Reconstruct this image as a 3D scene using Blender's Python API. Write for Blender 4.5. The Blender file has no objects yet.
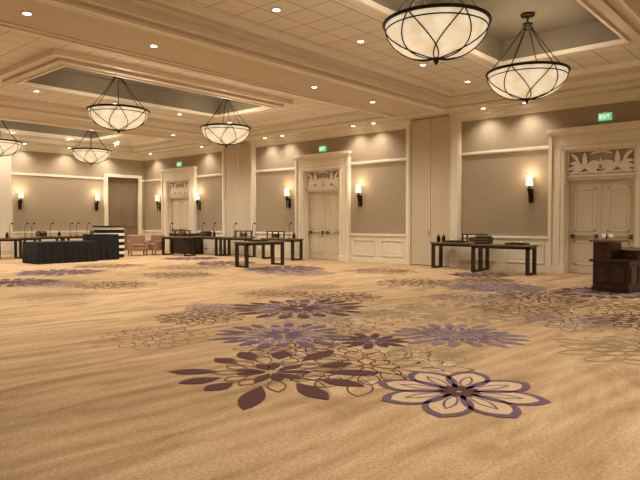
import bpy, math, random
from mathutils import Vector, Matrix
random.seed(4)
sc = bpy.context.scene
try:
    sc.view_settings.view_transform = 'Standard'
    sc.view_settings.look = 'None'
except Exception: pass

# ---------------------------------------------------------------- materials
def new_mat(name, col, rough=0.6, metal=0.0, var=0.0, scale=5.0, emis=None, estr=0.0, bump=0.0, col2=None):
    m = bpy.data.materials.new(name); m.use_nodes = True
    nt = m.node_tree; b = nt.nodes['Principled BSDF']
    b.inputs['Base Color'].default_value = (*col, 1)
    b.inputs['Roughness'].default_value = rough
    b.inputs['Metallic'].default_value = metal
    tc = nt.nodes.new('ShaderNodeTexCoord')
    n = nt.nodes.new('ShaderNodeTexNoise'); n.inputs['Scale'].default_value = scale
    n.inputs['Detail'].default_value = 4
    nt.links.new(tc.outputs['Object'], n.inputs['Vector'])
    if var > 0 or col2:
        r = nt.nodes.new('ShaderNodeValToRGB')
        c2 = col2 if col2 else tuple(c*(1-var) for c in col)
        r.color_ramp.elements[0].position = .35; r.color_ramp.elements[1].position = .65
        r.color_ramp.elements[0].color = (*c2, 1); r.color_ramp.elements[1].color = (*col, 1)
        nt.links.new(n.outputs['Fac'], r.inputs['Fac'])
        nt.links.new(r.outputs['Color'], b.inputs['Base Color'])
        if emis:
            nt.links.new(r.outputs['Color'], b.inputs['Emission Color'])
    if emis:
        if not (var > 0 or col2): b.inputs['Emission Color'].default_value = (*emis, 1)
        b.inputs['Emission Strength'].default_value = estr
    if bump > 0:
        bp = nt.nodes.new('ShaderNodeBump'); bp.inputs['Strength'].default_value = bump
        nt.links.new(n.outputs['Fac'], bp.inputs['Height'])
        nt.links.new(bp.outputs['Normal'], b.inputs['Normal'])
    return m

TRIM = new_mat('cream_paint', (.86,.80,.69), .45, var=.04, scale=3)
CEILP = new_mat('ceiling_paint', (.64,.56,.45), .7, var=.05, scale=2)
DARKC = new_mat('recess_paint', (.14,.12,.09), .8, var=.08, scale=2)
DARKE = new_mat('recess_edge_brightened', (.20,.17,.13), .8, var=.08, scale=2)  # recess paint lightened for the side faces, offsetting their shade in the colour
WALLP = new_mat('taupe_wallcovering', (.40,.325,.24), .8, var=.10, scale=14, bump=.05)
DOORM = new_mat('door_paint', (.74,.66,.54), .5, var=.05, scale=4)
BACKM = new_mat('transom_backing', (.42,.36,.27), .6, var=.05, scale=4)
DOORD = new_mat('door_stain', (.24,.18,.12), .5, var=.15, scale=4)
PANM = new_mat('partition_fabric', (.64,.56,.44), .8, var=.06, scale=20)
BRONZE = new_mat('dark_bronze', (.035,.025,.018), .45, .7, var=.2, scale=8)
ALAB = new_mat('alabaster_glass', (1.0,.90,.68), .4, emis=(1,.85,.6), estr=.62, col2=(.80,.63,.40), scale=4.5)
SHADE = new_mat('lit_shade', (1.0,.82,.52), .5, emis=(1,.85,.6), estr=1.8, var=.08)
LAMP = new_mat('downlight_lens', (1,.9,.7), .5, emis=(1,.86,.62), estr=9.0)
WHITER = new_mat('downlight_ring', (.7,.65,.55), .5, var=.02)
WOOD = new_mat('espresso_wood', (.026,.016,.011), .35, var=.4, scale=12)
WOODR = new_mat('mahogany_wood', (.075,.025,.014), .32, var=.5, scale=9)
TOPM = new_mat('table_top_laminate', (.17,.115,.07), .3, var=.3, scale=9)
BLACK = new_mat('black_cloth', (.008,.008,.010), .9, var=.3, scale=9)
UPH = new_mat('tan_upholstery', (.33,.20,.13), .8, var=.15, scale=30)
WHITE = new_mat('white_laminate', (.90,.87,.81), .5, var=.03)
STEEL = new_mat('brushed_steel', (.45,.42,.38), .3, .9, var=.1)
EXITG = new_mat('exit_green', (.25,.85,.45), .5, emis=(.2,.9,.45), estr=.5)
EXITW = new_mat('exit_letters', (.9,1,.9), .5, emis=(.9,1,.9), estr=.8)
PURPLE = new_mat('carpet_purple', (.145,.088,.155), .95, var=.30, scale=30)
PURP2 = new_mat('carpet_lilac', (.25,.178,.232), .95, var=.30, scale=30)
MAROON = new_mat('carpet_maroon', (.095,.032,.035), .95, var=.30, scale=30)
BROWN = new_mat('carpet_brown', (.20,.10,.06), .95, var=.25, scale=30)
GREY = new_mat('carpet_olive', (.33,.25,.15), .95, var=.25, scale=30)
CREAM = new_mat('carpet_cream', (.58,.44,.285), .95, var=.2, scale=30)

def tile_mat():
    m = bpy.data.materials.new('acoustic_tile'); m.use_nodes = True
    nt = m.node_tree; b = nt.nodes['Principled BSDF']; b.inputs['Roughness'].default_value = .85
    tc = nt.nodes.new('ShaderNodeTexCoord')
    br = nt.nodes.new('ShaderNodeTexBrick'); br.offset = 0
    br.inputs['Scale'].default_value = 1.0
    br.inputs['Brick Width'].default_value = .61; br.inputs['Row Height'].default_value = .61
    br.inputs['Mortar Size'].default_value = .014
    br.inputs['Color1'].default_value = (.76,.71,.61,1); br.inputs['Color2'].default_value = (.72,.67,.57,1)
    br.inputs['Mortar'].default_value = (.42,.36,.28,1)
    nt.links.new(tc.outputs['Object'], br.inputs['Vector'])
    nt.links.new(br.outputs['Color'], b.inputs['Base Color'])
    return m
TILE = tile_mat()

def carpet_mat():
    m = bpy.data.materials.new('ballroom_carpet'); m.use_nodes = True
    nt = m.node_tree; N = nt.nodes; L = nt.links
    b = N['Principled BSDF']; b.inputs['Roughness'].default_value = .95
    b.inputs['Specular IOR Level'].default_value = .15
    tc = N.new('ShaderNodeTexCoord')
    mp = N.new('ShaderNodeMapping'); mp.inputs['Rotation'].default_value = (0,0,math.radians(30))
    mp.inputs['Scale'].default_value = (.38,1.5,1)
    L.new(tc.outputs['Object'], mp.inputs['Vector'])
    n1 = N.new('ShaderNodeTexNoise'); n1.inputs['Scale'].default_value = 1.5; n1.inputs['Detail'].default_value = 8
    n1.inputs['Roughness'].default_value = .68; n1.inputs['Distortion'].default_value = 1.2
    L.new(mp.outputs['Vector'], n1.inputs['Vector'])
    w = N.new('ShaderNodeTexWave'); w.wave_type='BANDS'; w.bands_direction='Y'
    w.inputs['Scale'].default_value = .9; w.inputs['Distortion'].default_value = 9
    w.inputs['Detail'].default_value = 3; w.inputs['Detail Scale'].default_value = .8
    L.new(mp.outputs['Vector'], w.inputs['Vector'])
    mx = N.new('ShaderNodeMath'); mx.operation='MULTIPLY_ADD'
    L.new(w.outputs['Fac'], mx.inputs[0]); mx.inputs[1].default_value = .10
    mh = N.new('ShaderNodeMath'); mh.operation='MULTIPLY'; mh.inputs[1].default_value=.95
    L.new(n1.outputs['Fac'], mh.inputs[0]); L.new(mh.outputs[0], mx.inputs[2])
    r = N.new('ShaderNodeValToRGB'); cr = r.color_ramp
    cr.elements[0].position=.34; cr.elements[0].color=(.32,.215,.12,1)
    cr.elements[1].position=.74; cr.elements[1].color=(.60,.455,.30,1)
    e = cr.elements.new(.45); e.color=(.42,.295,.172,1)
    e = cr.elements.new(.57); e.color=(.51,.37,.228,1)
    L.new(mx.outputs[0], r.inputs['Fac'])
    n2 = N.new('ShaderNodeTexNoise'); n2.inputs['Scale'].default_value = 45; n2.inputs['Detail'].default_value = 4
    L.new(tc.outputs['Object'], n2.inputs['Vector'])
    r2 = N.new('ShaderNodeValToRGB'); r2.color_ramp.elements[0].color=(.72,.70,.68,1); r2.color_ramp.elements[1].color=(1.12,1.12,1.12,1)
    r2.color_ramp.elements[0].position=.3; r2.color_ramp.elements[1].position=.7
    L.new(n2.outputs['Fac'], r2.inputs['Fac'])
    mm = N.new('ShaderNodeMix'); mm.data_type='RGBA'; mm.blend_type='MULTIPLY'; mm.inputs['Factor'].default_value=1
    L.new(r.outputs['Color'], mm.inputs['A']); L.new(r2.outputs['Color'], mm.inputs['B'])
    L.new(mm.outputs['Result'], b.inputs['Base Color'])
    bp = N.new('ShaderNodeBump'); bp.inputs['Strength'].default_value=.12
    L.new(n2.outputs['Fac'], bp.inputs['Height']); L.new(bp.outputs['Normal'], b.inputs['Normal'])
    return m
CARPET = carpet_mat()

# ---------------------------------------------------------------- mesh builder
class MB:
    def __init__(s): s.v=[]; s.f=[]; s.m=[]; s.sm=[]; s.mats=[]
    def mi(s, mat):
        if mat not in s.mats: s.mats.append(mat)
        return s.mats.index(mat)
    def add(s, vs, fs, mat, smooth=False, M=None):
        o=len(s.v)
        for p in vs:
            p=Vector(p)
            if M is not None: p = M @ p
            s.v.append(p)
        k=s.mi(mat)
        for f in fs:
            s.f.append([i+o for i in f]); s.m.append(k); s.sm.append(smooth)
    def box(s, x0,x1,y0,y1,z0,z1, mat, M=None):
        x0,x1=min(x0,x1),max(x0,x1); y0,y1=min(y0,y1),max(y0,y1); z0,z1=min(z0,z1),max(z0,z1)
        vs=[(x0,y0,z0),(x1,y0,z0),(x1,y1,z0),(x0,y1,z0),(x0,y0,z1),(x1,y0,z1),(x1,y1,z1),(x0,y1,z1)]
        s.add(vs,[(0,3,2,1),(4,5,6,7),(0,1,5,4),(1,2,6,5),(2,3,7,6),(3,0,4,7)],mat,False,M)
    def bbox(s, x0,x1,y0,y1,z0,z1, mat, r=.03, M=None):
        vs=[];fs=[]
        def ring(i,z):
            a=[(x0+i+0,y0+i),(x1-i,y0+i),(x1-i,y1-i),(x0+i,y1-i)]
            o=[]
            for k,(x,y) in enumerate(a):
                px,py=a[k-1]; nx,ny=a[(k+1)%4]
                for (qx,qy) in ((px,py),(nx,ny)):
                    d=math.hypot(qx-x,qy-y); o.append((x+(qx-x)/d*r,y+(qy-y)/d*r,z))
            return o
        rs=[ring(r,z0),ring(0,z0+r),ring(0,z1-r),ring(r,z1)]
        for q in rs: vs+=q
        for j in range(3):
            for k in range(8):
                fs.append((j*8+k,j*8+(k+1)%8,(j+1)*8+(k+1)%8,(j+1)*8+k))
        fs.append(tuple(range(7,-1,-1))); fs.append(tuple(range(24,32)))
        s.add(vs,fs,mat,False,M)
    def lathe(s, prof, c, mat, n=24, M=None, smooth=True):
        vs=[];fs=[]
        for r,z in prof:
            for k in range(n):
                a=2*math.pi*k/n; vs.append((c[0]+r*math.cos(a),c[1]+r*math.sin(a),c[2]+z))
        for j in range(len(prof)-1):
            for k in range(n):
                fs.append((j*n+k,j*n+(k+1)%n,(j+1)*n+(k+1)%n,(j+1)*n+k))
        if prof[0][0]>1e-4: fs.append(tuple(range(n-1,-1,-1)))
        if prof[-1][0]>1e-4: fs.append(tuple(range((len(prof)-1)*n,len(prof)*n)))
        s.add(vs,fs,mat,smooth,M)
    def tube(s, pts, r, mat, n=6, closed=False, M=None):
        P=[Vector(p) for p in pts]; vs=[];fs=[]; L=len(P)
        for i,p in enumerate(P):
            if closed: t=P[(i+1)%L]-P[i-1]
            else: t=P[min(i+1,L-1)]-P[max(i-1,0)]
            t.normalize()
            up=Vector((0,0,1)) if abs(t.z)<.95 else Vector((1,0,0))
            a=t.cross(up).normalized(); b=a.cross(t)
            rr = r[i] if isinstance(r,(list,tuple)) else r
            for k in range(n):
                q=2*math.pi*k/n; vs.append(p+a*rr*math.cos(q)+b*rr*math.sin(q))
        for i in range(L if closed else L-1):
            j=(i+1)%L
            for k in range(n): fs.append((i*n+k,i*n+(k+1)%n,j*n+(k+1)%n,j*n+k))
        if not closed:
            fs.append(tuple(range(n-1,-1,-1))); fs.append(tuple(range((L-1)*n,L*n)))
        s.add(vs,fs,mat,True,M)
    def build(s, name, loc=(0,0,0), rz=0, parent=None):
        me=bpy.data.meshes.new(name)
        me.from_pydata([tuple(v) for v in s.v],[],s.f)
        for m in s.mats: me.materials.append(m)
        for p,k,sm in zip(me.polygons,s.m,s.sm): p.material_index=k; p.use_smooth=sm
        me.update()
        o=bpy.data.objects.new(name,me); sc.collection.objects.link(o)
        o.location=loc; o.rotation_euler=(0,0,rz)
        if parent: o.parent=parent
        return o
def inst(o, loc, rz=0):
    c=bpy.data.objects.new(o.name.split('.')[0], o.data); sc.collection.objects.link(c)
    c.location=loc; c.rotation_euler=(0,0,rz); return c
LP=1.85
def light(kind, name, loc, power, col=(1,.87,.69), parent=None, size=.1, spot=None, blend=.8):
    d=bpy.data.lights.new(name,kind); d.energy=power*LP; d.color=col; d.shadow_soft_size=size
    if kind=='SPOT': d.spot_size=math.radians(spot or 120); d.spot_blend=blend
    o=bpy.data.objects.new(name,d); sc.collection.objects.link(o); o.location=loc
    if parent: o.parent=parent
    return o

# ---------------------------------------------------------------- room dims
WX=17.2; BY=27.4; LX=-7.0; FY=-7.0; H=4.9; TOP=6.0
doorsC=[4.95,15.0,24.3]; OW=.88; OH=3.45
b=MB(); b.box(LX,WX+.3,FY,BY+.3,-.1,0,CARPET); floor=b.build('floor')

b=MB()
ys=[FY]
for c in doorsC: ys+=[c-OW,c+OW]
ys.append(BY+.3)
for i in range(0,len(ys),2): b.box(WX,WX+.3,ys[i],ys[i+1],0,TOP,WALLP)
for c in doorsC: b.box(WX,WX+.3,c-OW,c+OW,OH,TOP,WALLP)
b.build('wall_right')
BD=(15.1,16.8)
b=MB()
b.box(LX,BD[0],BY,BY+.3,0,TOP,WALLP); b.box(BD[1],WX,BY,BY+.3,0,TOP,WALLP); b.box(BD[0],BD[1],BY,BY+.3,3.7,TOP,WALLP)
b.build('wall_back')
b=MB(); b.box(LX-.3,LX,FY-.3,BY+.3,-.1,TOP,WALLP); b.build('wall_left')
b=MB(); b.box(LX,WX+.3,FY-.3,FY,-.1,TOP,WALLP); b.build('wall_front')

def ring(b,x0,x1,y0,y1,w,z0,z1,mat):
    b.box(x0,x1,y0,y0+w,z0,z1,mat); b.box(x0,x1,y1-w,y1,z0,z1,mat)
    b.box(x0,x0+w,y0+w,y1-w,z0,z1,mat); b.box(x1-w,x1,y0+w,y1-w,z0,z1,mat)
bays=[(.75,9.13,4.65),(11.14,18.9,14.95),(20.9,26.6,23.7)]
colx=[(4.0,16.1),(-6.0,2.2)]
HW=1.32
b=MB()
yy=[FY]+[v for q in bays for v in q[:2]]+[BY]
for i in range(0,len(yy),2): b.box(LX,WX,yy[i],yy[i+1],H,TOP,CEILP)
for (y0,y1) in ((9.13,11.14),(18.9,20.9),(-1.3,.75)):
    for yq in (y0+.02,y1-.14): b.box(colx[0][0]-.1,colx[0][1]+.05,yq,yq+.12,H-.05,H,TRIM)
    for yq in (y0+.22,y1-.28): b.box(colx[0][0],colx[0][1],yq,yq+.06,H-.03,H,TRIM)
for xq in (16.16,16.40): b.box(xq,xq+.07,FY,BY-.2,H-.04,H,TRIM)
for (y0,y1,yc) in bays:
    b.box(colx[0][1],WX,y0,y1,H,TOP,CEILP); b.box(colx[1][1],colx[0][0],y0,y1,H,TOP,CEILP); b.box(LX,colx[1][0],y0,y1,H,TOP,CEILP)
    for (x0,x1) in colx:
        ring(b,x0,x1,y0,y1,.10,H+.06,TOP,TRIM)
        ring(b,x0+.1,x1-.1,y0+.1,y1-.1,.28,H+.20,TOP,CEILP)
        ring(b,x0+.38,x1-.38,y0+.38,y1-.38,.10,H+.27,TOP,TRIM)
        X0,X1,Y0,Y1=x0+.48,x1-.48,y0+.48,y1-.48
        rx0,rx1=x0+2.5,x1-3.0; ry0,ry1=yc-HW,yc+HW
        zt=H+.40
        g=.03
        b.box(X0,X1,Y0,ry0-g,zt,zt+.1,TILE); b.box(X0,X1,ry1+g,Y1,zt,zt+.1,TILE)
        b.box(X0,rx0-g,ry0-g,ry1+g,zt,zt+.1,TILE); b.box(rx1+g,X1,ry0-g,ry1+g,zt,zt+.1,TILE)
        # stepped frame: non-coplanar nested rings
        ring(b,rx0-.50,rx1+.50,ry0-.50,ry1+.50,.20,H+.27,zt+.02,TRIM)
        ring(b,rx0-.30,rx1+.30,ry0-.30,ry1+.30,.24,H+.20,zt+.03,CEILP)
        ring(b,rx0-.06,rx1+.06,ry0-.06,ry1+.06,.055,H+.17,H+.44,TRIM)
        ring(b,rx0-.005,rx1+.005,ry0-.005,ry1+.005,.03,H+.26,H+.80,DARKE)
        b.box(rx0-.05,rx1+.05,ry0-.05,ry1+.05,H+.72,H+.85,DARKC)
b.box(LX,WX,FY,BY,TOP,TOP+.1,CEILP)
ceiling=b.build('ceiling')

PAN=[(9.46,10.94),(19.0,20.7)]
blocks=[(c-1.37,c+1.37) for c in doorsC]+[(9.13,11.14),(18.8,20.9)]
blocks.sort()
segs=[];y=FY
for a,c in blocks: segs.append((y,a)); y=c
segs.append((y,BY))
def moulding(b,y0,y1,z0,prof):
    for (d,za,zb) in prof: b.box(WX-d,WX,y0,y1,z0+za,z0+zb,TRIM)
b=MB()
y=FY
for a,c in PAN+[(BY,BY)]:
    if a>y: moulding(b,y,a,H-.26,[(.05,0,.06),(.10,.06,.14),(.17,.14,.21),(.22,.21,.26)])
    y=c
b.build('trim_1')
b=MB()
for (y0,y1) in segs: moulding(b,y0,y1,3.55,[(.03,0,.10),(.055,.03,.07)])
b.build('trim_2')
b=MB()
for (y0,y1) in segs:
    b.box(WX-.02,WX,y0,y1,0,.98,TRIM)
    moulding(b,y0,y1,.93,[(.04,0,.03),(.08,.03,.08),(.05,.08,.10)])
    n=max(1,round((y1-y0)/1.15)); w=(y1-y0)/n
    for i in range(n):
        a=y0+i*w+.14; c=y0+(i+1)*w-.14
        if c-a<.1: continue
        for (p,q,r_,s_) in ((a,c,.24,.28),(a,c,.78,.82),(a,a+.04,.28,.78),(c-.04,c,.28,.78)): b.box(WX-.06,WX-.02,p,q,r_,s_,TRIM)
        b.box(WX-.032,WX-.02,a+.1,c-.1,.34,.72,TRIM)
b.build('trim_3')
b=MB()
for (y0,y1) in segs: moulding(b,y0,y1,0,[(.05,0,.14),(.035,.14,.17)])
b.build('baseboard_right')
b=MB()
for (a,c) in ((9.13,9.44),(10.96,11.14),(18.8,18.98),(20.72,20.9)):
    b.box(WX-.14,WX,a,c,0,H-.06,TRIM); b.box(WX-.18,WX,a+.04,c-.04,0,H-.06,TRIM)
b.build('trim_4')
for (a,c) in PAN:
    b=MB(); m=(a+c)/2
    for (p,q) in ((a+.01,m-.012),(m+.012,c-.01)):
        b.box(WX-.09,WX-.01,p,q,.02,H-.03,PANM)
        for (e,f) in ((p,p+.025),(q-.025,q)): b.box(WX-.10,WX-.01,e,f,.02,H-.03,TRIM)
    b.box(WX-.12,WX-.01,m+.05,m+.07,1.0,1.15,STEEL)
    b.box(WX-.02,WX,a,c,0,H-.02,BRONZE)
    b.build('folding_partition')

b=MB()
for (x0,x1) in ((LX,BD[0]-.2),(BD[1]+.2,WX)):
    b.box(x0,x1,BY-.04,BY,3.55,3.65,TRIM); b.box(x0,x1,BY-.02,BY,0,.98,TRIM)
    b.box(x0,x1,BY-.08,BY,.95,1.02,TRIM); b.box(x0,x1,BY-.05,BY,0,.16,TRIM)
    n=max(1,round((x1-x0)/1.2)); w=(x1-x0)/n
    for i in range(n):
        a=x0+i*w+.14; c=x0+(i+1)*w-.14
        if c-a<.1: continue
        for (p,q,r_,s_) in ((a,c,.24,.28),(a,c,.78,.82),(a,a+.04,.28,.78),(c-.04,c,.28,.78)): b.box(p,q,BY-.045,BY-.02,r_,s_,TRIM)
b.box(LX,WX,BY-.06,BY,H-.26,H-.18,TRIM); b.box(LX,WX,BY-.14,BY,H-.18,H-.08,TRIM); b.box(LX,WX,BY-.2,BY,H-.08,H,TRIM)
b.build('trim_5')
b=MB()
b.box(9.9,10.45,BY-.35,BY-.0,0,H-.27,TRIM); b.box(9.95,10.4,BY-.38,BY-.35,.2,4.5,TRIM)
b.build('trim_6')

def frond(b,y0,z0,ang,L,w,x,curl=0.0,mat=None):
    n=8; up=[];dn=[]
    y,z,a=y0,z0,ang
    for i in range(n+1):
        t=i/n; hw=.5*w*(max(0,math.sin(math.pi*min(1,(t*.92+.08))))**.8)
        up.append((y-hw*math.sin(a),z+hw*math.cos(a))); dn.append((y+hw*math.sin(a),z-hw*math.cos(a)))
        y+=L/n*math.cos(a); z+=L/n*math.sin(a); a+=curl/n
    vs=[(x,p,q) for p,q in up]+[(x,p,q) for p,q in dn]+[(x+.04,p,q) for p,q in up]+[(x+.04,p,q) for p,q in dn]
    m=n+1; fs=[]
    for i in range(n):
        fs.append((i,i+1,m+i+1,m+i)); fs.append((i,2*m+i,2*m+i+1,i+1)); fs.append((m+i,m+i+1,3*m+i+1,3*m+i))
    fs.append((0,m,3*m,2*m)); fs.append((n,m+n,3*m+n,2*m+n))
    b.add(vs,fs,mat)
for k,c in enumerate(doorsC):
    b=MB()
    for s in (-1,1):
        y0=c+s*OW; y1=c+s*1.37
        b.box(WX-.10,WX,y0,y1,0,3.98,TRIM)
        b.box(WX-.15,WX,c+s*(OW+.04),c+s*(OW+.12),0,3.5,TRIM)
        b.box(WX-.15,WX,c+s*1.27,c+s*1.365,0,4.02,TRIM)
        b.box(WX-.125,WX,c+s*(OW+.17),c+s*1.22,.25,3.45,TRIM)
        b.box(WX-.17,WX,c+s*(OW+.01),c+s*1.38,0,.2,TRIM)
        b.box(WX-.0,WX+.13,c+s*OW,c+s*(OW-.02),0,2.62,TRIM)
    b.box(WX-.10,WX,c-OW,c+OW,OH,3.98,TRIM)
    b.box(WX-.15,WX,c-1.0,c+1.0,OH+.02,OH+.10,TRIM)
    b.box(WX-.125,WX,c-1.1,c+1.1,OH+.16,3.82,TRIM)
    b.box(WX-.20,WX,c-1.42,c+1.42,3.98,4.08,TRIM)
    b.box(WX-.16,WX,c-1.39,c+1.39,3.90,3.98,TRIM)
    b.box(WX+.02,WX+.26,c-OW,c+OW,2.62,2.80,TRIM); b.box(WX-.04,WX+.26,c-OW,c+OW,2.70,2.76,TRIM)
    b.box(WX+.06,WX+.26,c-OW,c+OW,2.80,OH,BACKM)
    for (z0,z1) in [(2.80,2.85),(OH-.05,OH)]: b.box(WX-.02,WX+.06,c-OW,c+OW,z0,z1,TRIM)
    for s in (-1,1): b.box(WX-.02,WX+.06,c+s*OW,c+s*(OW-.05),2.85,OH-.05,TRIM)
    x=WX-.01
    for s in (-1,1):
        cy=c+s*.42
        for i,(an,L_,w_) in enumerate(((6,.40,.13),(32,.46,.12),(58,.46,.12),(90,.46,.13),(122,.46,.12),(148,.46,.12),(174,.40,.13))):
            a=math.radians(an); frond(b,cy+.05*math.cos(a),2.90+.03*math.sin(a),a,L_,w_,x+.002*i,(1.5 if an>90 else -1.5 if an<90 else 0),WHITE)
        frond(b,c+s*.80,3.36,math.radians(-90-s*60),.40,.09,x,s*.9,WHITE)
    for an in (60,90,120):
        a=math.radians(an); frond(b,c,2.90,a,.30,.08,x-.005,0,WHITE)
    frond(b,c,3.37,math.radians(0),.30,.06,x,-.5,WHITE); frond(b,c,3.37,math.radians(180),.30,.06,x,.5,WHITE)
    b.build('trim_%d'%(7+k))
    b=MB()
    for s in (-1,1):
        ya,yb=sorted((c+s*.004,c+s*(OW-.02)))
        b.box(WX+.14,WX+.20,ya,yb,.01,2.61,DOORM)
        for (z0,z1) in ((.25,.92),(1.2,2.4)):
            a0,a1=ya+.15,yb-.15
            for (p,q,r_,t_) in ((a0,a1,z0,z0+.04),(a0,a1,z1-.04,z1),(a0,a0+.04,z0,z1),(a1-.04,a1,z0,z1)): b.box(WX+.12,WX+.14,p,q,r_,t_,TRIM)
            b.box(WX+.13,WX+.14,a0+.08,a1-.08,z0+.08,z1-.08,DOORM)
        b.tube([(WX+.07,c+s*.10,1.05),(WX+.07,c+s*.78,1.05)],.028,STEEL)
        for q in (.12,.75): b.box(WX+.05,WX+.14,c+s*q-.035,c+s*q+.035,1.00,1.10,BRONZE)
    b.build('door_%d'%(k+1))
b=MB()
for (p,q,z0,z1) in ((BD[0]-.2,BD[0],0,3.85),(BD[1],BD[1]+.2,0,3.85),(BD[0],BD[1],3.7,3.85)):
    b.box(p,q,BY-.08,BY,z0,z1,TRIM)
    b.box(p+(.05 if q-p<1 else 0),q-(.05 if q-p<1 else 0),BY-.11,BY,z0,z1-.04,TRIM)
b.build('trim_10')
b=MB(); xm=sum(BD)/2
b.box(BD[0],BD[1],BY+.14,BY+.24,2.7,3.7,DOORD)
for (p,q) in ((BD[0]+.01,xm-.008),(xm+.008,BD[1]-.01)):
    b.box(p,q,BY+.12,BY+.18,.01,2.7,DOORD)
    b.box(p+.14,q-.14,BY+.10,BY+.12,1.2,2.5,DOORD); b.box(p+.14,q-.14,BY+.10,BY+.12,.25,1.0,DOORD)
b.tube([(xm+.08,BY+.07,.95),(xm+.08,BY+.07,1.25)],.015,STEEL)
b.build('door_4')

# ---------------------------------------------------------------- carpet flowers (flat inlay, < 8 mm total)
fl=MB(); flz=[.0010]
def leaf(cx,cy,ang,r0,r1,w,mat,mode='fill',pointy=1.0,th=.02,z=.003,pk=.55):
    n=9; L=r1-r0
    def outl(r0,r1,w):
        L=r1-r0; o=[]
        for i in range(n+1):
            t=i/n; 
            tt=t**(math.log(.5)/math.log(pk))
            o.append((r0+L*t, w*.5*max(0,math.sin(math.pi*tt))**pointy))
        return o
    ca,sa=math.cos(ang),math.sin(ang)
    def T(x,y): return (cx+x*ca-y*sa, cy+x*sa+y*ca, z)
    up=outl(r0,r1,w)
    if mode=='fill':
        vs=[T(x,y) for x,y in up]+[T(x,-y) for x,y in up]
        fs=[(i,n+1+i,n+2+i,i+1) for i in range(n)]
        fl.add(vs,fs,mat)
    else:
        inn=outl(r0+th*1.6,r1-th*1.8,max(.01,w-2*th))
        vs=[T(x,y) for x,y in up]+[T(x,y) for x,y in inn]+[T(x,-y) for x,y in up]+[T(x,-y) for x,y in inn]
        fs=[]
        m=n+1
        for i in range(n):
            fs.append((i,m+i,m+i+1,i+1)); fs.append((2*m+i,2*m+i+1,3*m+i+1,3*m+i))
        fl.add(vs,fs,mat)
def flower(cx,cy,R,rings,rot=0.0,jit=.12,klo=.82,khi=1.10):
    z=flz[0]; flz[0]+=.00012
    for (n,r0,r1,w,mat,mode,pt,th) in rings:
        for i in range(n):
            a=rot+2*math.pi*(i+random.uniform(-jit,jit))/n
            k=random.uniform(klo,khi)
            leaf(cx,cy,a,r0*R,r1*R*k,w*R,mat,mode,pt,th,z)
        rot+=math.pi/n; z+=.00002
def dahlia(m1,m2): return [(19,.46,1.0,.17,m1,'fill',.9,.02),(15,.24,.68,.16,m2,'fill',.9,.02),(15,.26,.70,.19,CREAM,'o',.9,.012),(10,.04,.42,.13,m1,'fill',1,.02)]
def lines(m,th=.016,fill=False):
    L=[]
    if fill: L.append((16,.52,.99,.23,CREAM,'fill',.8,.02))
    return L+[(16,.52,1.0,.24,m,'o',.8,th),(13,.26,.72,.22,m,'o',.8,th),(8,.04,.42,.20,m,'o',.8,th)]
flower(4.2,6.5,.80,lines(BROWN,.014))
flower(4.75,3.55,1.0,lines(MAROON,.016,True))
flower(6.1,4.9,.85,lines(BROWN,.016,True))
flower(6.6,5.9,.8,lines(PURP2,.018))
flower(5.6,3.4,.6,lines(GREY,.016))
flower(4.9,4.7,.7,lines(MAROON,.016))
flower(8.5,4.7,1.1,[(18,.45,1.0,.16,GREY,'fill',1,.02),(14,.2,.7,.15,GREY,'o',1,.02)])
flower(7.6,5.4,.8,lines(GREY,.02,True))
flower(11.5,15.6,1.3,lines(BROWN,.03)); flower(7.0,12.6,1.0,lines(MAROON,.026)); flower(5.2,11.6,.9,lines(GREY,.022))
flower(12.2,7.6,1.1,lines(MAROON,.03)); flower(8.8,7.3,.95,lines(MAROON,.024)); flower(10.9,2.9,1.1,lines(BROWN,.026))
flower(5.5,7.3,.75,lines(MAROON,.02)); flower(8.9,3.0,.9,lines(PURP2,.022)); flower(10.3,5.3,.9,lines(PURP2,.024))
flower(9.6,13.6,1.1,lines(MAROON,.028)); flower(14.3,10.2,1.1,lines(BROWN,.03)); flower(9.8,8.8,.7,lines(GREY,.022))
flower(10.0,18.2,1.2,lines(BROWN,.04)); flower(7.4,1.6,1.0,lines(GREY,.02)); flower(11.4,4.3,1.0,lines(MAROON,.028))
flower(9.7,4.0,.9,lines(BROWN,.022)); flower(6.2,13.9,.9,lines(PURP2,.03)); flower(12.2,11.6,1.1,lines(PURP2,.035))
flower(13.7,6.6,.9,lines(BROWN,.035)); flower(9.6,2.0,.9,lines(MAROON,.024)); flower(8.4,8.6,.8,lines(BROWN,.022))
flower(6.3,7.9,.6,lines(PURP2,.02)); flower(1.0,9.5,1.0,lines(BROWN,.02))
flower(7.2,6.8,1.2,dahlia(MAROON,PURPLE))
flower(5.37,5.37,.90,dahlia(PURPLE,PURP2))
flower(6.85,3.7,.88,dahlia(PURP2,PURPLE))
flower(5.8,4.25,.5,[(12,.2,1.0,.24,MAROON,'fill',1,.02),(8,.05,.5,.2,PURPLE,'fill',1,.02)])
flower(3.95,4.10,1.08,[(12,.46,1.0,.20,MAROON,'fill',.9,.02),(12,.24,.66,.17,BROWN,'o',1,.018),(9,.05,.36,.12,MAROON,'fill',1,.02)],rot=.1,jit=.25,klo=.75,khi=1.12)
flower(4.54,2.42,.74,[(8,.08,1.0,.50,CREAM,'fill',.6,.04)],rot=.3,jit=0,klo=1,khi=1)
flower(4.54,2.42,.74,[(8,.08,1.0,.54,PURPLE,'o',.6,.05)],rot=.3,jit=0,klo=1,khi=1)
flower(4.54,2.42,.74,[(8,.14,.72,.16,PURPLE,'o',.9,.022)],rot=.3,jit=0,klo=1,khi=1)
flower(4.54,2.42,.74,[(8,.02,.26,.10,MAROON,'fill',.9,.022)],rot=.3,jit=0,klo=1,khi=1)
flower(12.9,12.9,1.4,dahlia(PURPLE,MAROON)); flower(5.7,14.9,1.1,dahlia(MAROON,PURPLE))
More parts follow.
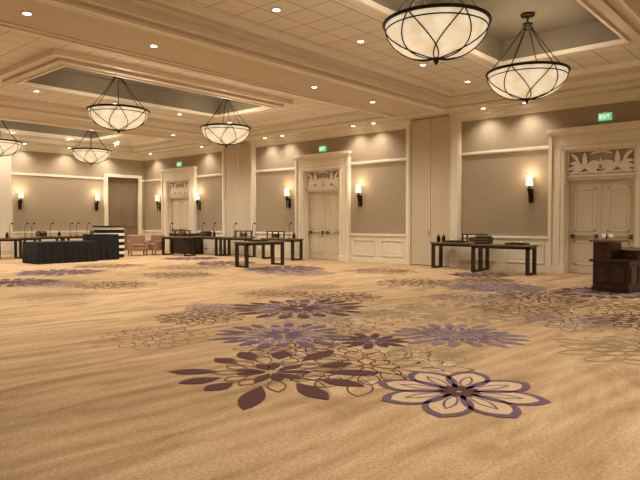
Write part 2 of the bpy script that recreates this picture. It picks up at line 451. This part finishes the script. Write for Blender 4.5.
flower(12.4,5.7,1.2,dahlia(PURP2,PURPLE)); flower(12.9,3.6,1.1,dahlia(MAROON,PURP2))
flower(7.8,16.9,1.3,dahlia(PURPLE,MAROON)); flower(15.0,7.4,.9,dahlia(MAROON,PURPLE))
flower(13.4,16.3,1.2,dahlia(MAROON,PURP2)); flower(14.2,19.4,1.2,dahlia(PURPLE,MAROON))
flower(-1.5,4.5,1.1,dahlia(PURPLE,MAROON)); flower(5.0,-2.5,1.1,dahlia(MAROON,PURPLE))
fl.build('carpet_flower_pattern',parent=floor)

# ---------------------------------------------------------------- pendants
def pendant_mesh():
    b=MB(); R=.77; D=.52
    prof=[(.001,-D)]
    for i in range(1,13):
        a=math.pi/2*i/12; prof.append((R*math.sin(a)**.92,-D*math.cos(a)))
    prof2=prof+[(R-.02,.0)]
    b.lathe(prof2,(0,0,0),ALAB,40)
    b.f.pop(); b.m.pop(); b.sm.pop()
    b.tube([(R*1.02*math.cos(2*math.pi*k/40),R*1.02*math.sin(2*math.pi*k/40),.0) for k in range(40)],.028,BRONZE,8,closed=True)
    b.tube([(R*.99*math.cos(2*math.pi*k/40),R*.99*math.sin(2*math.pi*k/40),-.10) for k in range(40)],.011,BRONZE,6,closed=True)
    for s in (-1,1):
        for k in range(6):
            pts=[]
            for i in range(13):
                t=i/12; a=math.pi/2*(1-t); r=R*math.sin(a)**.92*1.012 if t<1 else .03
                th=2*math.pi*k/6+s*t*math.radians(48)
                pts.append((r*math.cos(th),r*math.sin(th),-D*math.cos(a)*1.015))
            b.tube(pts,.011,BRONZE,5)
    b.lathe([(.001,-.10),(.025,-.08),(.03,-.05),(.05,-.03),(.08,0),(.06,.03)],(0,0,-D-.0),BRONZE,16)
    hz=.88
    for k in range(6):
        a=2*math.pi*k/6
        b.tube([(R*1.0*math.cos(a),R*1.0*math.sin(a),0),(.42*math.cos(a),.42*math.sin(a),.41),(.09*math.cos(a),.09*math.sin(a),hz)],.011,BRONZE,5)
    b.tube([(.10*math.cos(2*math.pi*k/16),.10*math.sin(2*math.pi*k/16),hz) for k in range(16)],.018,BRONZE,6,closed=True)
    b.lathe([(.03,hz),(.03,hz+.06),(.09,hz+.07),(.10,hz+.10)],(0,0,0),BRONZE,20)
    return b
RIM=4.45; rec=H+.72
pm=pendant_mesh()
top=rec-RIM
pm.lathe([(.022,.90),(.022,top-.05),(.13,top-.05),(.14,top)],(0,0,0),BRONZE,16)
pend=None
for (x,y) in ((7.95,4.66),(11.75,4.80),(8.42,14.65),(12.25,14.80),(8.7,23.7),(12.35,23.7),(-1.9,4.6),(-1.9,14.8)):
    if pend is None: pend=pm.build('pendant_light',(x,y,RIM)); o=pend
    else: o=inst(pend,(x,y,RIM))
    light('POINT','bulb',(0,0,-.12),30,parent=o,size=.12)

# ---------------------------------------------------------------- recessed downlights
dm=MB()
dm.lathe([(.10,-.012),(.10,.0)],(0,0,0),WHITER,20); dm.lathe([(.065,-.018),(.065,-.010)],(0,0,0),LAMP,16)
dl=None
def down(x,y,z,p=90,ang=125):
    global dl
    if dl is None: dl=dm.build('recessed_downlight',(x,y,z)); o=dl
    else: o=inst(dl,(x,y,z))
    light('SPOT','lamp',(0,0,-.05),p,parent=o,size=.09,spot=ang,blend=.9)
for yb in (10.15,19.9,-.2):
    for x in (1.8,4.2,6.6,11.3,13.8): down(x,yb,H,115 if yb<15 else 165,145)
for x in (-2,3,8,13): down(x,-3.6,H,140,145)  # unseen row, added to brighten the foreground floor
down(-1.5,-.2,H,130,145); down(-2,10.1,H,100,145)
ZT=H+.40
for (y0,y1,yc) in bays:
    for x in (5.3,7.6,10.1,12.6,14.9):
        pw = 135 if yc>12 else 85
        down(x,(yc+HW+y1)/2+.2,ZT,pw,145); down(x,(yc-HW+y0)/2-.1,ZT,pw,145)
for y in (2.0,6.9,8.2,12.3,13.2,16.8,17.8,22.0,26.2): down(16.78,y,H,55,130)
for x in (9,11,13,15): down(x,27.0,H,60,130)
for y in (3,8,14,22): down(3.1,y,H,130,145)

# ---------------------------------------------------------------- wall sconces
def sconce():
    b=MB(); d=-.16
    b.lathe([(.105,0),(.075,.28)],(d,0,.0),SHADE,20)
    b.tube([(d,0,.0),(d,0,-.12)],.018,BRONZE)
    b.lathe([(.004,-.55),(.02,-.45),(.022,-.3),(.05,-.16),(.075,-.10),(.04,-.08),(.03,-.03)],(d,0,0),BRONZE,14)
    b.tube([(0,0,-.3),(-.08,0,-.36),(d,0,-.28)],.016,BRONZE)
    b.box(-.03,0,-.06,.06,-.5,-.1,BRONZE); b.box(-.045,0,-.04,.04,-.42,-.18,BRONZE)
    return b
so=None
def put_sconce(x,y,rz=0):
    global so
    if so is None: so=sconce().build('wall_sconce',(x,y,2.52),rz); o=so
    else: o=inst(so,(x,y,2.52),rz)
    light('POINT','bulb',(-.30,0,.36),7,col=(1,.76,.46),parent=o,size=.06)
for y in (6.86,13.16,16.8,22.7,26.0): put_sconce(WX,y)
for x in (10.9,14.5): put_sconce(x,BY,math.radians(90))

# ---------------------------------------------------------------- exit signs
def exit_sign():
    b=MB()
    b.bbox(-.05,0,-.17,.17,-.10,.10,EXITG,.008)
    x0,x1=-.056,-.05
    def bar(y0,y1,z0,z1): b.box(x0,x1,y0,y1,z0,z1,EXITW)
    bar(.11,.125,-.05,.05)
    for z in (-.05,-.0075,.035): bar(.07,.125,z,z+.015)
    for s in (-1,1):
        b.tube([(-.052,.05,-.05*s),(-.052,.005,.05*s)],.008,EXITW,4)
    bar(-.03,-.015,-.05,.05)
    bar(-.095,-.08,-.05,.05); bar(-.12,-.05,.035,.05)
    b.box(-.03,0,-.05,.05,.10,.13,WHITE)
    return b
es=exit_sign().build('exit_sign',(WX,4.85,4.30))
for c in (15.0,24.3): inst(es,(WX,c,4.26))

# ---------------------------------------------------------------- tables
def table(Lx,Ly,Hh=.82,leg=.09):
    b=MB()
    b.bbox(-Lx/2,Lx/2,-Ly/2,Ly/2,Hh-.05,Hh,TOPM,.008)
    b.box(-Lx/2+.03,Lx/2-.03,-Ly/2+.03,Ly/2-.03,Hh-.12,Hh-.05,WOOD)
    for sx in (-1,1):
        for sy in (-1,1):
            cx=sx*(Lx/2-leg/2-.03); cy=sy*(Ly/2-leg/2-.03)
            b.box(cx-leg/2,cx+leg/2,cy-leg/2,cy+leg/2,0,Hh-.05,WOOD)
    for sy in (-1,1):
        cy=sy*(Ly/2-leg/2-.03); b.box(-Lx/2+.05,Lx/2-.05,cy-.03,cy+.03,.0,.06,WOOD)
    return b
tl=table(.62,1.75).build('console_table',(16.6,8.85,0))
inst(tl,(15.95,7.15,0))
inst(tl,(16.2,16.25,0))
inst(tl,(16.3,19.0,0)); inst(tl,(16.3,20.9,0))
inst(tl,(13.3,14.35,0),math.radians(90))
inst(tl,(15.2,21.6,0))
for (x,y) in ((11.4,26.4),(13.3,26.4),(10.0,25.4),(8.9,24.6)): inst(tl,(x,y,0),math.radians(90))
def urn():
    b=MB(); b.lathe([(.055,0),(.06,.02),(.06,.15),(.045,.18),(.02,.20),(.02,.24),(.001,.25)],(0,0,0),BRONZE,14); return b
def riser():
    b=MB(); b.bbox(-.18,.18,-.36,.36,.24,.275,WOOD,.006)
    for sx in (-1,1):
        for sy in (-1,1): b.box(sx*.15-.02,sx*.15+.02,sy*.32-.02,sy*.32+.02,0,.24,WOOD)
    b.box(-.16,.16,-.33,.33,.03,.05,WOOD)
    b.bbox(-.10,.10,-.14,.14,.05,.17,TOPM,.01)
    return b
def tray():
    b=MB(); b.box(-.18,.18,-.28,.28,0,.012,WOOD)
    for (p,q,r_,s_) in ((-.18,.18,-.28,-.265),(-.18,.18,.265,.28),(-.18,-.165,-.28,.28),(.165,.18,-.28,.28)): b.box(p,q,r_,s_,.0,.05,WOOD)
    for i in range(4):
        b.lathe([(.03,.012),(.035,.09),(.03,.09),(.025,.02)],(-.08+.05*(i%2),-.18+.12*i,0),STEEL,10)
    return b
def crate():
    b=MB(); b.bbox(-.16,.16,-.22,.22,0,.20,WOOD,.012)
    for z in (.05,.12): b.box(-.165,-.16,-.20,.20,z,z+.03,TOPM)
    b.bbox(-.13,.13,-.19,.19,.20,.24,TOPM,.008); return b
def task_lamp():
    b=MB(); b.lathe([(.07,0),(.07,.015),(.012,.03)],(0,0,0),BRONZE,14)
    b.tube([(0,0,.02),(0,0,.45),(.03,0,.55),(.10,0,.60)],.010,BRONZE)
    b.lathe([(.055,-.05),(.03,0),(.012,.02)],(.11,0,.59),BRONZE,12); return b
T=.82
u=urn().build('beverage_canister',(16.6,9.6,T)); inst(u,(16.6,9.42,T)); inst(u,(16.2,20.4,T)); inst(u,(16.3,15.7,T)); inst(u,(12.2,26.4,T)); inst(u,(9.3,24.6,T))
r=riser().build('display_riser',(16.6,8.36,T)); inst(r,(16.3,18.6,T)); inst(r,(16.2,16.6,T)); inst(r,(15.2,21.3,T))
tr=tray().build('serving_tray',(15.95,6.75,T)); inst(tr,(16.6,9.05,T)); inst(tr,(13.2,14.35,T))
ct=crate().build('storage_box',(15.95,7.75,T)); inst(ct,(13.9,26.4,T)); inst(ct,(16.3,21.1,T)); inst(ct,(8.5,24.6,T)); inst(ct,(11.4,26.4,T))
lp=task_lamp().build('buffet_lamp',(16.4,19.3,T))
for (x,y) in ((16.4,21.5),(16.4,18.15),(16.3,15.95),(16.4,20.7),(11.0,26.4),(11.8,26.4),(13.0,26.4),(13.5,26.4),(9.7,25.4),(10.3,25.4),(15.2,22.2),(12.7,26.4)): inst(lp,(x,y,T))

# ---------------------------------------------------------------- draped tables
def draped(Lx,Ly,Hh):
    b=MB(); per=[]
    def edge(p,q,nrm,n):
        for i in range(n):
            t=i/n; per.append((p[0]+(q[0]-p[0])*t,p[1]+(q[1]-p[1])*t,nrm,t))
    x,y=Lx/2,Ly/2
    nx=int(Lx/.035); ny=int(Ly/.035)
    edge((-x,-y),(x,-y),(0,-1),nx); edge((x,-y),(x,y),(1,0),ny); edge((x,y),(-x,y),(0,1),nx); edge((-x,y),(-x,-y),(-1,0),ny)
    n=len(per); vs=[];fs=[]
    levels=[(0,1),(.35,.8),(.7,.4),(.93,.1),(1,0)]
    for (h,k) in levels:
        for i,(px,py,nr,t) in enumerate(per):
            w=(.022*math.sin(i*.9)+.012*math.sin(i*.37+1))*k+.03*k
            vs.append((px+nr[0]*w,py+nr[1]*w,h*Hh))
    for j in range(len(levels)-1):
        for i in range(n): fs.append((j*n+i,j*n+(i+1)%n,(j+1)*n+(i+1)%n,(j+1)*n+i))
    fs.append(tuple(range((len(levels)-1)*n,len(levels)*n))); fs.append(tuple(range(n-1,-1,-1)))
    b.add(vs,fs,BLACK); return b
draped(2.2,1.2,.75).build('draped_table',(9.85,21.2,0))
draped(1.0,.9,.98).build('draped_table',(11.55,21.5,0))

b=MB(); n=20
def halfring(r,z0,z1,mat):
    vs=[];fs=[]
    for z in (z0,z1):
        for k in range(n+1):
            a=math.pi*k/n; vs.append((r*math.cos(a),-r*.75*math.sin(a),z))
    m=n+1
    for k in range(n): fs.append((k,m+k,m+k+1,k+1))
    fs.append(tuple(range(m,2*m))); fs.append(tuple(range(m-1,-1,-1))); fs.append((0,n,2*m-1,m))
    b.add(vs,fs,mat)
z=0
for i in range(5):
    halfring(.60,z,z+.14,BLACK); z+=.14
    halfring(.62,z,z+.11,WHITE); z+=.11
halfring(.68,z,z+.05,WOOD)
b.build('portable_bar',(12.55,22.65,0),math.radians(-48))

def armchair():
    b=MB()
    b.bbox(-.30,.30,-.32,.28,.22,.44,UPH,.04)
    b.bbox(-.27,.27,-.34,.22,.42,.50,UPH,.03)
    b.bbox(-.38,.38,.20,.36,.20,.90,UPH,.05)
    for s in (-1,1):
        b.bbox(min(s*.28,s*.40),max(s*.28,s*.40),-.32,.30,.20,.64,UPH,.04)
        for yy in (-.27,.28): b.lathe([(.018,0),(.028,.21)],(s*.33,yy,0),WOOD,8)
    return b
ac=armchair().build('armchair',(14.0,22.9,0),math.radians(-20))
inst(ac,(14.8,22.9,0),math.radians(-75))

def sideboard():
    b=MB()
    b.box(-.33,.33,-.8,.8,.05,.86,WOODR); b.bbox(-.36,.36,-.83,.83,.86,.92,WOOD,.01)
    b.box(-.30,.30,-.77,.77,0,.05,WOOD)
    for i in range(3):
        y0=-.76+i*.52; b.box(-.345,-.33,y0,y0+.48,.12,.80,WOOD); b.tube([(-.365,y0+.4,.45),(-.365,y0+.4,.6)],.01,STEEL)
    return b
sideboard().build('sideboard',(16.4,22.75,0))

b=MB()
b.box(-.42,.42,-.38,.38,0,.10,WOOD)
b.box(-.40,.40,-.36,.36,.10,.62,WOODR)
for y0 in (-.33,.02): 
    b.box(-.415,-.40,y0,y0+.31,.16,.56,WOOD); b.box(-.425,-.415,y0+.05,y0+.26,.21,.51,WOODR)
for x0 in (-.36,.02):
    b.box(x0,x0+.34,-.375,-.36,.16,.56,WOOD); b.box(x0+.05,x0+.29,-.385,-.375,.21,.51,WOODR)
b.bbox(-.46,.46,-.42,.42,.62,.67,WOOD,.01)
b.box(-.40,.12,.0,.36,.67,1.03,WOODR); b.box(.06,.12,-.36,.36,.67,.85,WOODR)
b.box(-.38,.08,-.02,.0,.72,.98,WOOD)
b.bbox(-.46,.18,-.12,.42,1.03,1.08,TOPM,.01)
b.bbox(.02,.46,-.42,.1,.84,.88,TOPM,.01)
b.box(.40,.44,-.38,.06,.67,.84,WOODR)
b.build('host_stand',(13.5,3.50,0),math.radians(-8))
c=MB(); c.lathe([(.03,0),(.042,.11),(.038,.11),(.027,.01)],(0,0,0),WHITE,14)
cu=c.build('paper_cup',(13.30,3.75,1.08)); inst(cu,(13.37,3.63,1.08))
inst(tl,(16.2,3.3,0))

w=bpy.data.worlds.new('world'); sc.world=w; w.use_nodes=True
w.node_tree.nodes['Background'].inputs[0].default_value=(.9,.75,.55,1); w.node_tree.nodes['Background'].inputs[1].default_value=.2
cd=bpy.data.cameras.new('camera'); cam=bpy.data.objects.new('camera',cd); sc.collection.objects.link(cam)
cd.sensor_width=36; cd.lens=33.24; cd.clip_end=200
cam.location=(0,0,1.45)
fw=Vector((.750*math.cos(math.radians(1.74)),.661*math.cos(math.radians(1.74)),-math.sin(math.radians(1.74))))
cam.rotation_euler=fw.to_track_quat('-Z','Y').to_euler()
sc.camera=cam
